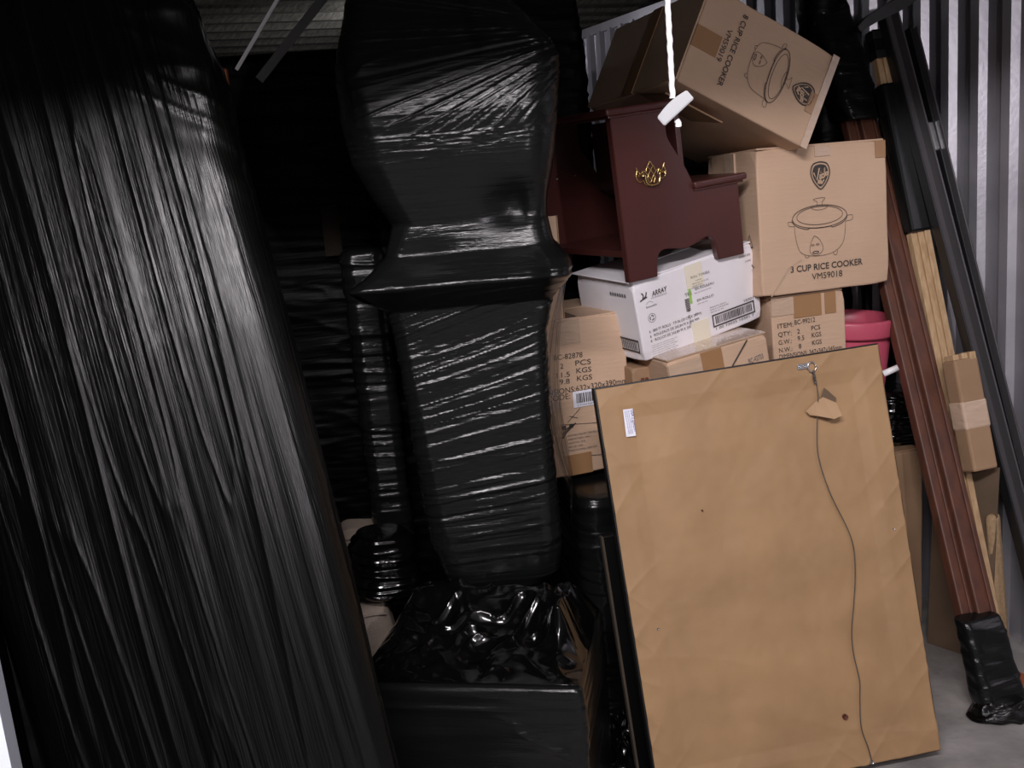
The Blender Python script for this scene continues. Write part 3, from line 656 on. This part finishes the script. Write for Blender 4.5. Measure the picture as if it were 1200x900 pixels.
sheet('backing_paper', paper, 220, 300, M['kraft_paper'], t, thick=.0004)
# torn flap and the hole behind it
pyd('torn_hole', [(.484, -.0055, .800), (.497, -.0055, .826), (.505, -.0055, .818), (.521, -.0055, .799), (.515, -.0055, .780), (.495, -.0055, .792)], [(0, 1, 2, 3, 4, 5)], M['kraft_dim'], t)
fl = pyd('torn_flap', [(.449, -.006, .782), (.470, -.007, .797), (.490, -.009, .806), (.513, -.020, .790), (.517, -.030, .762), (.500, -.026, .757), (.470, -.014, .768), (.455, -.008, .772)], [(0, 1, 6, 7), (1, 2, 5, 6), (2, 3, 4, 5)], M['kraft_paper'], t)
sf = fl.modifiers.new('thickness', 'SOLIDIFY'); sf.thickness = .0008
# D-ring
g = box('hanger_plate', .446, .470, -.0055, -.0035, .872, .884, M['zinc'], t, .001)
tube('hanger_ring', [(.477+.009*math.cos(a), -.007, .874+.011*math.sin(a)) for a in [2*math.pi*i/20 for i in range(21)]], .0014, M['zinc'], t)
for x in (.451, .461): tube('screw', [(x, -.0035, .878), (x, -.0072, .878)], .0026, M['zinc'], t, 10)
wp = [(.477, .866), (.480, .852), (.479, .805), (.466, .74), (.460, .679), (.473, .60), (.504, .499), (.503, .43), (.489, .361), (.474, .30), (.470, .25), (.474, .19), (.468, .148), (.462, .09), (.470, .045), (.474, .012)]
wpts = spline([(a, -.009, b) for a, b in wp], 8); tube('hanging_wire', wpts, .0011, M['wire'], t, 6)
tube('wire_twist', [(.478+.002*math.sin(i*1.7), -.008+.001*math.cos(i*1.7), .866-i*.0012) for i in range(24)], .0016, M['wire'], t, 6)
tube('screw', [(.475, -.002, .010), (.475, -.009, .010)], .004, M['zinc'], t, 10); tube('screw', [(.056, .003, .378), (.056, -.003, .378)], .0025, M['zinc'], t, 8)
tube('nail', [(.606, .001, .497), (.606, -.003, .497)], .002, M['zinc'], t, 8); tube('nail', [(.191, .003, .609), (.191, -.002, .609)], .0018, M['rust'], t, 8)
tube('knot_hole', [(.434, .004, .115), (.434, -.0022, .115)], .006, M['rust'], t, 7)
xs = Matrix.Translation((.063, 0, .819)) @ Matrix.Rotation(R(2), 4, 'Y')
box('sticker', -.0105, .0105, -.0042, -.0028, -.029, .029, M['sticker'], t, 0, xs)
text(t, 'USA', .069, .845, .006, .014, R(-88), 'blue_ink', -.0046, True); text(t, 'Lignum', .069, .829, .006, .03, R(-88), 'blue_ink', -.0046, shear=.3)
for i in range(3): text(t, 'Packing and framing supply', .064-i*.0038, .845, .0022, .05, R(-88), 'blue_ink', -.0046)

# ---- second dark frame behind it
t = thing('framed_picture', (.208, 1.965, .004), (-11.5, -2.5, 7.2), 'dark wooden frame just showing behind the left edge of the kraft-backed picture', 'picture')
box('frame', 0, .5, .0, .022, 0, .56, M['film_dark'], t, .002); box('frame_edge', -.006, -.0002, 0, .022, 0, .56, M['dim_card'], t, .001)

# ================================================================ PINK BUCKET
t = thing('bucket', (.885, 2.62, .60), (1, 3, 0), 'pink plastic bucket with a wide rim, between the cartons and the red-brown rails', 'bucket')
def lathe(name, prof, m, parent, n=48):
    v = [(r*math.cos(2*math.pi*k/n), r*math.sin(2*math.pi*k/n), z) for r, z in prof for k in range(n)]
    f = [(i*n+k, i*n+(k+1) % n, (i+1)*n+(k+1) % n, (i+1)*n+k) for i in range(len(prof)-1) for k in range(n)]
    return pyd(name, v, f, m, parent, True)
lathe('bucket_body', [(0, -.045), (.085, -.045), (.088, -.04), (.108, .262), (.104, .262), (.084, .008), (0, .008)], M['pink'], t)
lathe('rim', [(.106, .260), (.117, .252), (.118, .258), (.121, .292), (.119, .298), (.113, .299), (.106, .294), (.1055, .260)], M['pink'], t)
bm = tube('dowel', [(.925, 2.44, .775), (.958, 2.43, .79)], .008, M['white'], None, 14); tag(bm, 'short white plastic tube sticking out beside the pink bucket', 'tube')
b_ = box('card', 0, .035, 0, .003, 0, .05, M['white'], None, .001); b_.location = (1.035, 2.60, .72); b_.rotation_euler = (0, R(-12), R(10)); tag(b_, 'small white card between the bucket and the red-brown rails', 'card')

# ================================================================ LEANING RAILS AND BOARDS
def beam(name, a, b, w, d, m, parent=None, bw=.003, yaw=0):
    """bar from foot a to top b; w across the view, d in depth"""
    a = Vector(a); b = Vector(b); z = (b-a).normalized(); x = Vector((math.cos(yaw), math.sin(yaw), 0)); x = (x - z*x.dot(z)).normalized(); y = z.cross(x)
    mt_ = Matrix((x, y, z)).transposed().to_4x4(); mt_.translation = a
    return box(name, -w/2, w/2, -d/2, d/2, 0, (b-a).length, m, parent, bw, mt_)
YW = R(15)
def rail(foot, top, w, d, label):
    r_ = thing('bed_rail', foot, (0, 0, 0), label, 'rail')
    f0 = Vector((0, 0, 0)); t0 = Vector(top)-Vector(foot)
    beam('rail_board', f0, t0, w, d, M['cherry_rail'], r_, .004, YW)
    o_ = Vector((w*.32, -d*.52, 0)); beam('moulding', f0+o_, t0+o_, w*.18, .006, M['cherry_rail'], r_, .002, YW)
    return r_
rail((1.098, 2.145, .01), (.987, 2.815, 1.56), .052, .03, 'red-brown moulded wooden rail, the right one of the leaning pair, foot in black film')
rail((1.053, 2.15, .01), (.944, 2.82, 1.56), .036, .028, 'narrower red-brown wooden rail, the left one of the leaning pair, foot in black film')
# film around their feet
t = thing('film_sleeve', (1.088, 2.14, .0), (0, 0, 15), 'crinkled black stretch film wound around the feet of the red-brown rails', 'film wrap')
def dsl(s, z, P): return .005*(vn(s*14, z*45+s*10, 101)-.5) + .004*ridge(s*12, z*30, 102, 4)
# shear so that it follows the lean
ms = Matrix.Identity(4); ms[0][2] = -.075/1; ms[1][2] = .325
loft('film_wrap', [(0, -.062, .062, -.04, .04, .02), (.06, -.058, .058, -.032, .032, .02), (.205, -.055, .055, -.026, .026, .018), (.222, -.052, .052, -.022, .022, .015)], 160, 110, dsl, M['film_wrap'], t, ms, cap=.006)
def fringe(u, v):
    a = u*2*math.pi; r_ = 1+.35*v+.2*vn(u*20, v*3, 104)*v
    return .062*np.cos(a)*r_, .04*np.sin(a)*r_, .035*(1-v) + .018*vn(u*24, v*4, 105)*(1-v*.3)
sheet('torn_film', fringe, 90, 12, M['film_crumple'], t, thick=.0006)
# film around the tops of the rails
t = thing('film_sleeve', (.976, 2.72, 1.40), (0, 0, 15), 'ragged black stretch film wound around the tops of the red-brown rails', 'film wrap')
ms2 = Matrix.Identity(4); ms2[0][2] = -.03; ms2[1][2] = .43
loft('film_wrap', [(0, -.048, .052, -.03, .05, .02), (.05, -.055, .055, -.035, .06, .02), (.3, -.058, .055, -.04, .06, .03), (.55, -.045, .05, -.04, .05, .03)], 160, 160, dsl, M['film_wrap'], t, ms2, cap=.006)
# pine strips
pn = thing('pine_bundle', (1.184, 2.32, .0), (0, 0, 0), 'long pale pine strips leaning right of the red-brown rails, black film around their upper half', 'bundle')
A0 = Vector((0, 0, 0)); B0 = Vector((-.156, .41, 1.62)); L_ = lambda k: A0 + (B0-A0)*k
for dx, k0 in ((-.018, 0), (0, .0), (.018, .36)): beam('pine_strip', L_(k0)+Vector((dx, 0, 0)), L_(.985)+Vector((dx, 0, 0)), .017, .022, M['pine'], pn, .002, YW)
beam('film_band', L_(.68), L_(.915), .066, .042, M['film_wrap'], pn, .008, YW)
for q in (.955, .985): beam('strap', L_(q), L_(q+.012), .060, .034, M['black_paint'], pn, .001, YW)
beam('film_band', L_(.962), L_(1.0), .058, .032, M['film_wrap'], pn, .003, YW)
t = thing('board_bundle', (1.138, 2.375, .525), (0, 0, 0), 'short wooden block bundle wrapped in brown card and clear tape, right of the red-brown rails', 'bundle')
beam('card_sleeve', (0, 0, 0), (-.024, .065, .27), .070, .05, M['kraft_dark'], t, .006, YW)
beam('tape', (-.009, .024, .10), (-.015, .041, .17), .0745, .0525, M['clear_tape'], t, .006, YW)
for i, dx in enumerate((-.018, .004, .024)): beam('board_end', (-.023+dx, .062, .26), (-.025+dx, .068, .280+.003*i), .017, .035, M['pine'], t, .002, YW)
# black metal bed-frame rails by the wall
def angle_rail(foot, top, w, label, cap=False):
    r_ = thing('metal_rail', foot, (0, 0, 0), label, 'rail'); tp = Vector(top)-Vector(foot)
    beam('web', (0, 0, 0), tp, w, .006, M['dark_metal'], r_, .001, YW); beam('flange', (w/2, -.012, 0), tp+Vector((w/2, -.012, 0)), .005, .03, M['dark_metal'], r_, .001, YW)
    beam('flange', (-w/2, -.012, 0), tp+Vector((-w/2, -.012, 0)), .005, .03, M['black_paint'], r_, .001, YW)
    return r_
r1 = angle_rail((1.305, 2.30, 0), (1.045, 2.72, 1.66), .036, 'dark metal rail with a flared bracket at its top, leaning beside the corrugated wall')
# flared bracket
prism('bracket', [(-.075, -.035), (-.068, -.048), (-.03, -.03), (.05, .0), (.085, .022), (.088, .034), (.03, .028), (-.05, -.012)], -.02, .02, M['black_paint'], r1, .002, Matrix.Translation((-.272, .40, 1.665)))
r2 = angle_rail((1.345, 2.33, 0), (1.12, 2.76, 1.62), .018, 'thin dark grey metal rail nearest the corrugated wall, parallel to the bracketed rail')
beam('clear_tape', (-.190, .345, 1.30), (-.200, .365, 1.375), .034, .03, M['zinc'], r2, .003, YW)
beam('clear_tape', (-.062, .10, .40), (-.071, .12, .455), .034, .03, M['clear_tape'], r2, .003, YW)
t = thing('wood_offcut', (1.225, 2.40, 0), (0, -6, 18), 'brown wooden board end low between the pine plank and the metal rail', 'wood')
box('board', -.02, .02, 0, .02, 0, .40, M['edge_board'], t, .012)
# floor debris
b_ = box('rag', -.03, .04, -.02, .03, 0, .012, M['orange'], None, .004); b_.location = (1.185, 2.26, .0); b_.rotation_euler = (0, 0, R(30)); tag(b_, 'small red-brown scrap on the floor by the film-wrapped rail feet', 'scrap')
b_ = box('paper_scrap', -.022, .022, -.018, .018, 0, .006, M['sticker'], None, .002); b_.location = (1.172, 2.19, .0); b_.rotation_euler = (R(2), 0, R(50)); tag(b_, 'pale blue paper scrap on the floor at the right edge', 'scrap')

# ================================================================ DARK CORNER AT THE TOP LEFT
def mrod(a, b, w, m, label, name='metal_rod', cat='rod'):
    r_ = thing(name, a, (0, 0, 0), label, cat); beam('rod', (0, 0, 0), Vector(b)-Vector(a), w, .006, M[m], r_, .001); return r_
mrod((-.615, 2.62, 1.650), (-.46, 2.62, 1.845), .009, 'white', 'thin bright steel rod rising at the top left toward the ceiling')
mrod((-.560, 2.61, 1.62), (-.345, 2.61, 1.83), .022, 'grip', 'wider grey steel strap slanting up at the top left')
b_ = box('reflector', 0, .03, 0, .02, 0, .05, M['orange'], None, .006); b_.location = (-.665, 2.60, 1.605); tag(b_, 'small orange-brown block end at the top of the dark gap, beside the leaning panel', 'block')
wrapped('wrapped_cabinet', 'black-wrapped piece added to darken the gap directly behind the bulging furniture, left side', -.19, 2.72, .30, .28, 0, 1.78, 8, seed=75, n=(200, 200))  # added to black out the wall glimpsed past the trunk
box('exposed_cardboard', .075, .12, -.222, -.200, 1.17, 1.30, M['dim_card'], CAB, .001)

# ================================================================ PULL CORD
t = thing('pull_cord', (.249, 1.40, 1.42), (0, 0, 0), 'white twisted pull cord with a white plastic grip hanging in front of the cartons', 'cord')
N_ = 150; L0 = .50
tube('rope', [(.0002*math.sin(i*.9) - .004*(i/N_)**2, 0, .005 + L0*i/N_) for i in range(N_+1)], .0038, M['rope'], t, 10, mod=lambda i, a: 1 + .16*math.cos(3*a + i*1.25))
g = bpy.data.objects.new('grip', None); COL.objects.link(g); g.parent = t; g.location = (.004, 0, -.009); g.rotation_euler = (0, R(-38), R(-12)); g.empty_display_size = .02
top = [(-.026+.052*i/12, .0085 + .0035*math.sin(math.pi*i/12)) for i in range(13)]
prism('grip_shell', [(-.026, -.0065), (.026, -.0065)] + list(reversed(top)), -.007, .007, M['grip'], g, .0012)
for i in range(5): box('grip_slot', -.021+i*.009, -.015+i*.009, -.0045, .0045, -.0068, -.0062, M['dark_metal'], g)
tube('knot', [(.004, 0, -.024), (.006, -.001, -.028), (.006, 0, -.032)], .0042, M['rope'], t, 8)
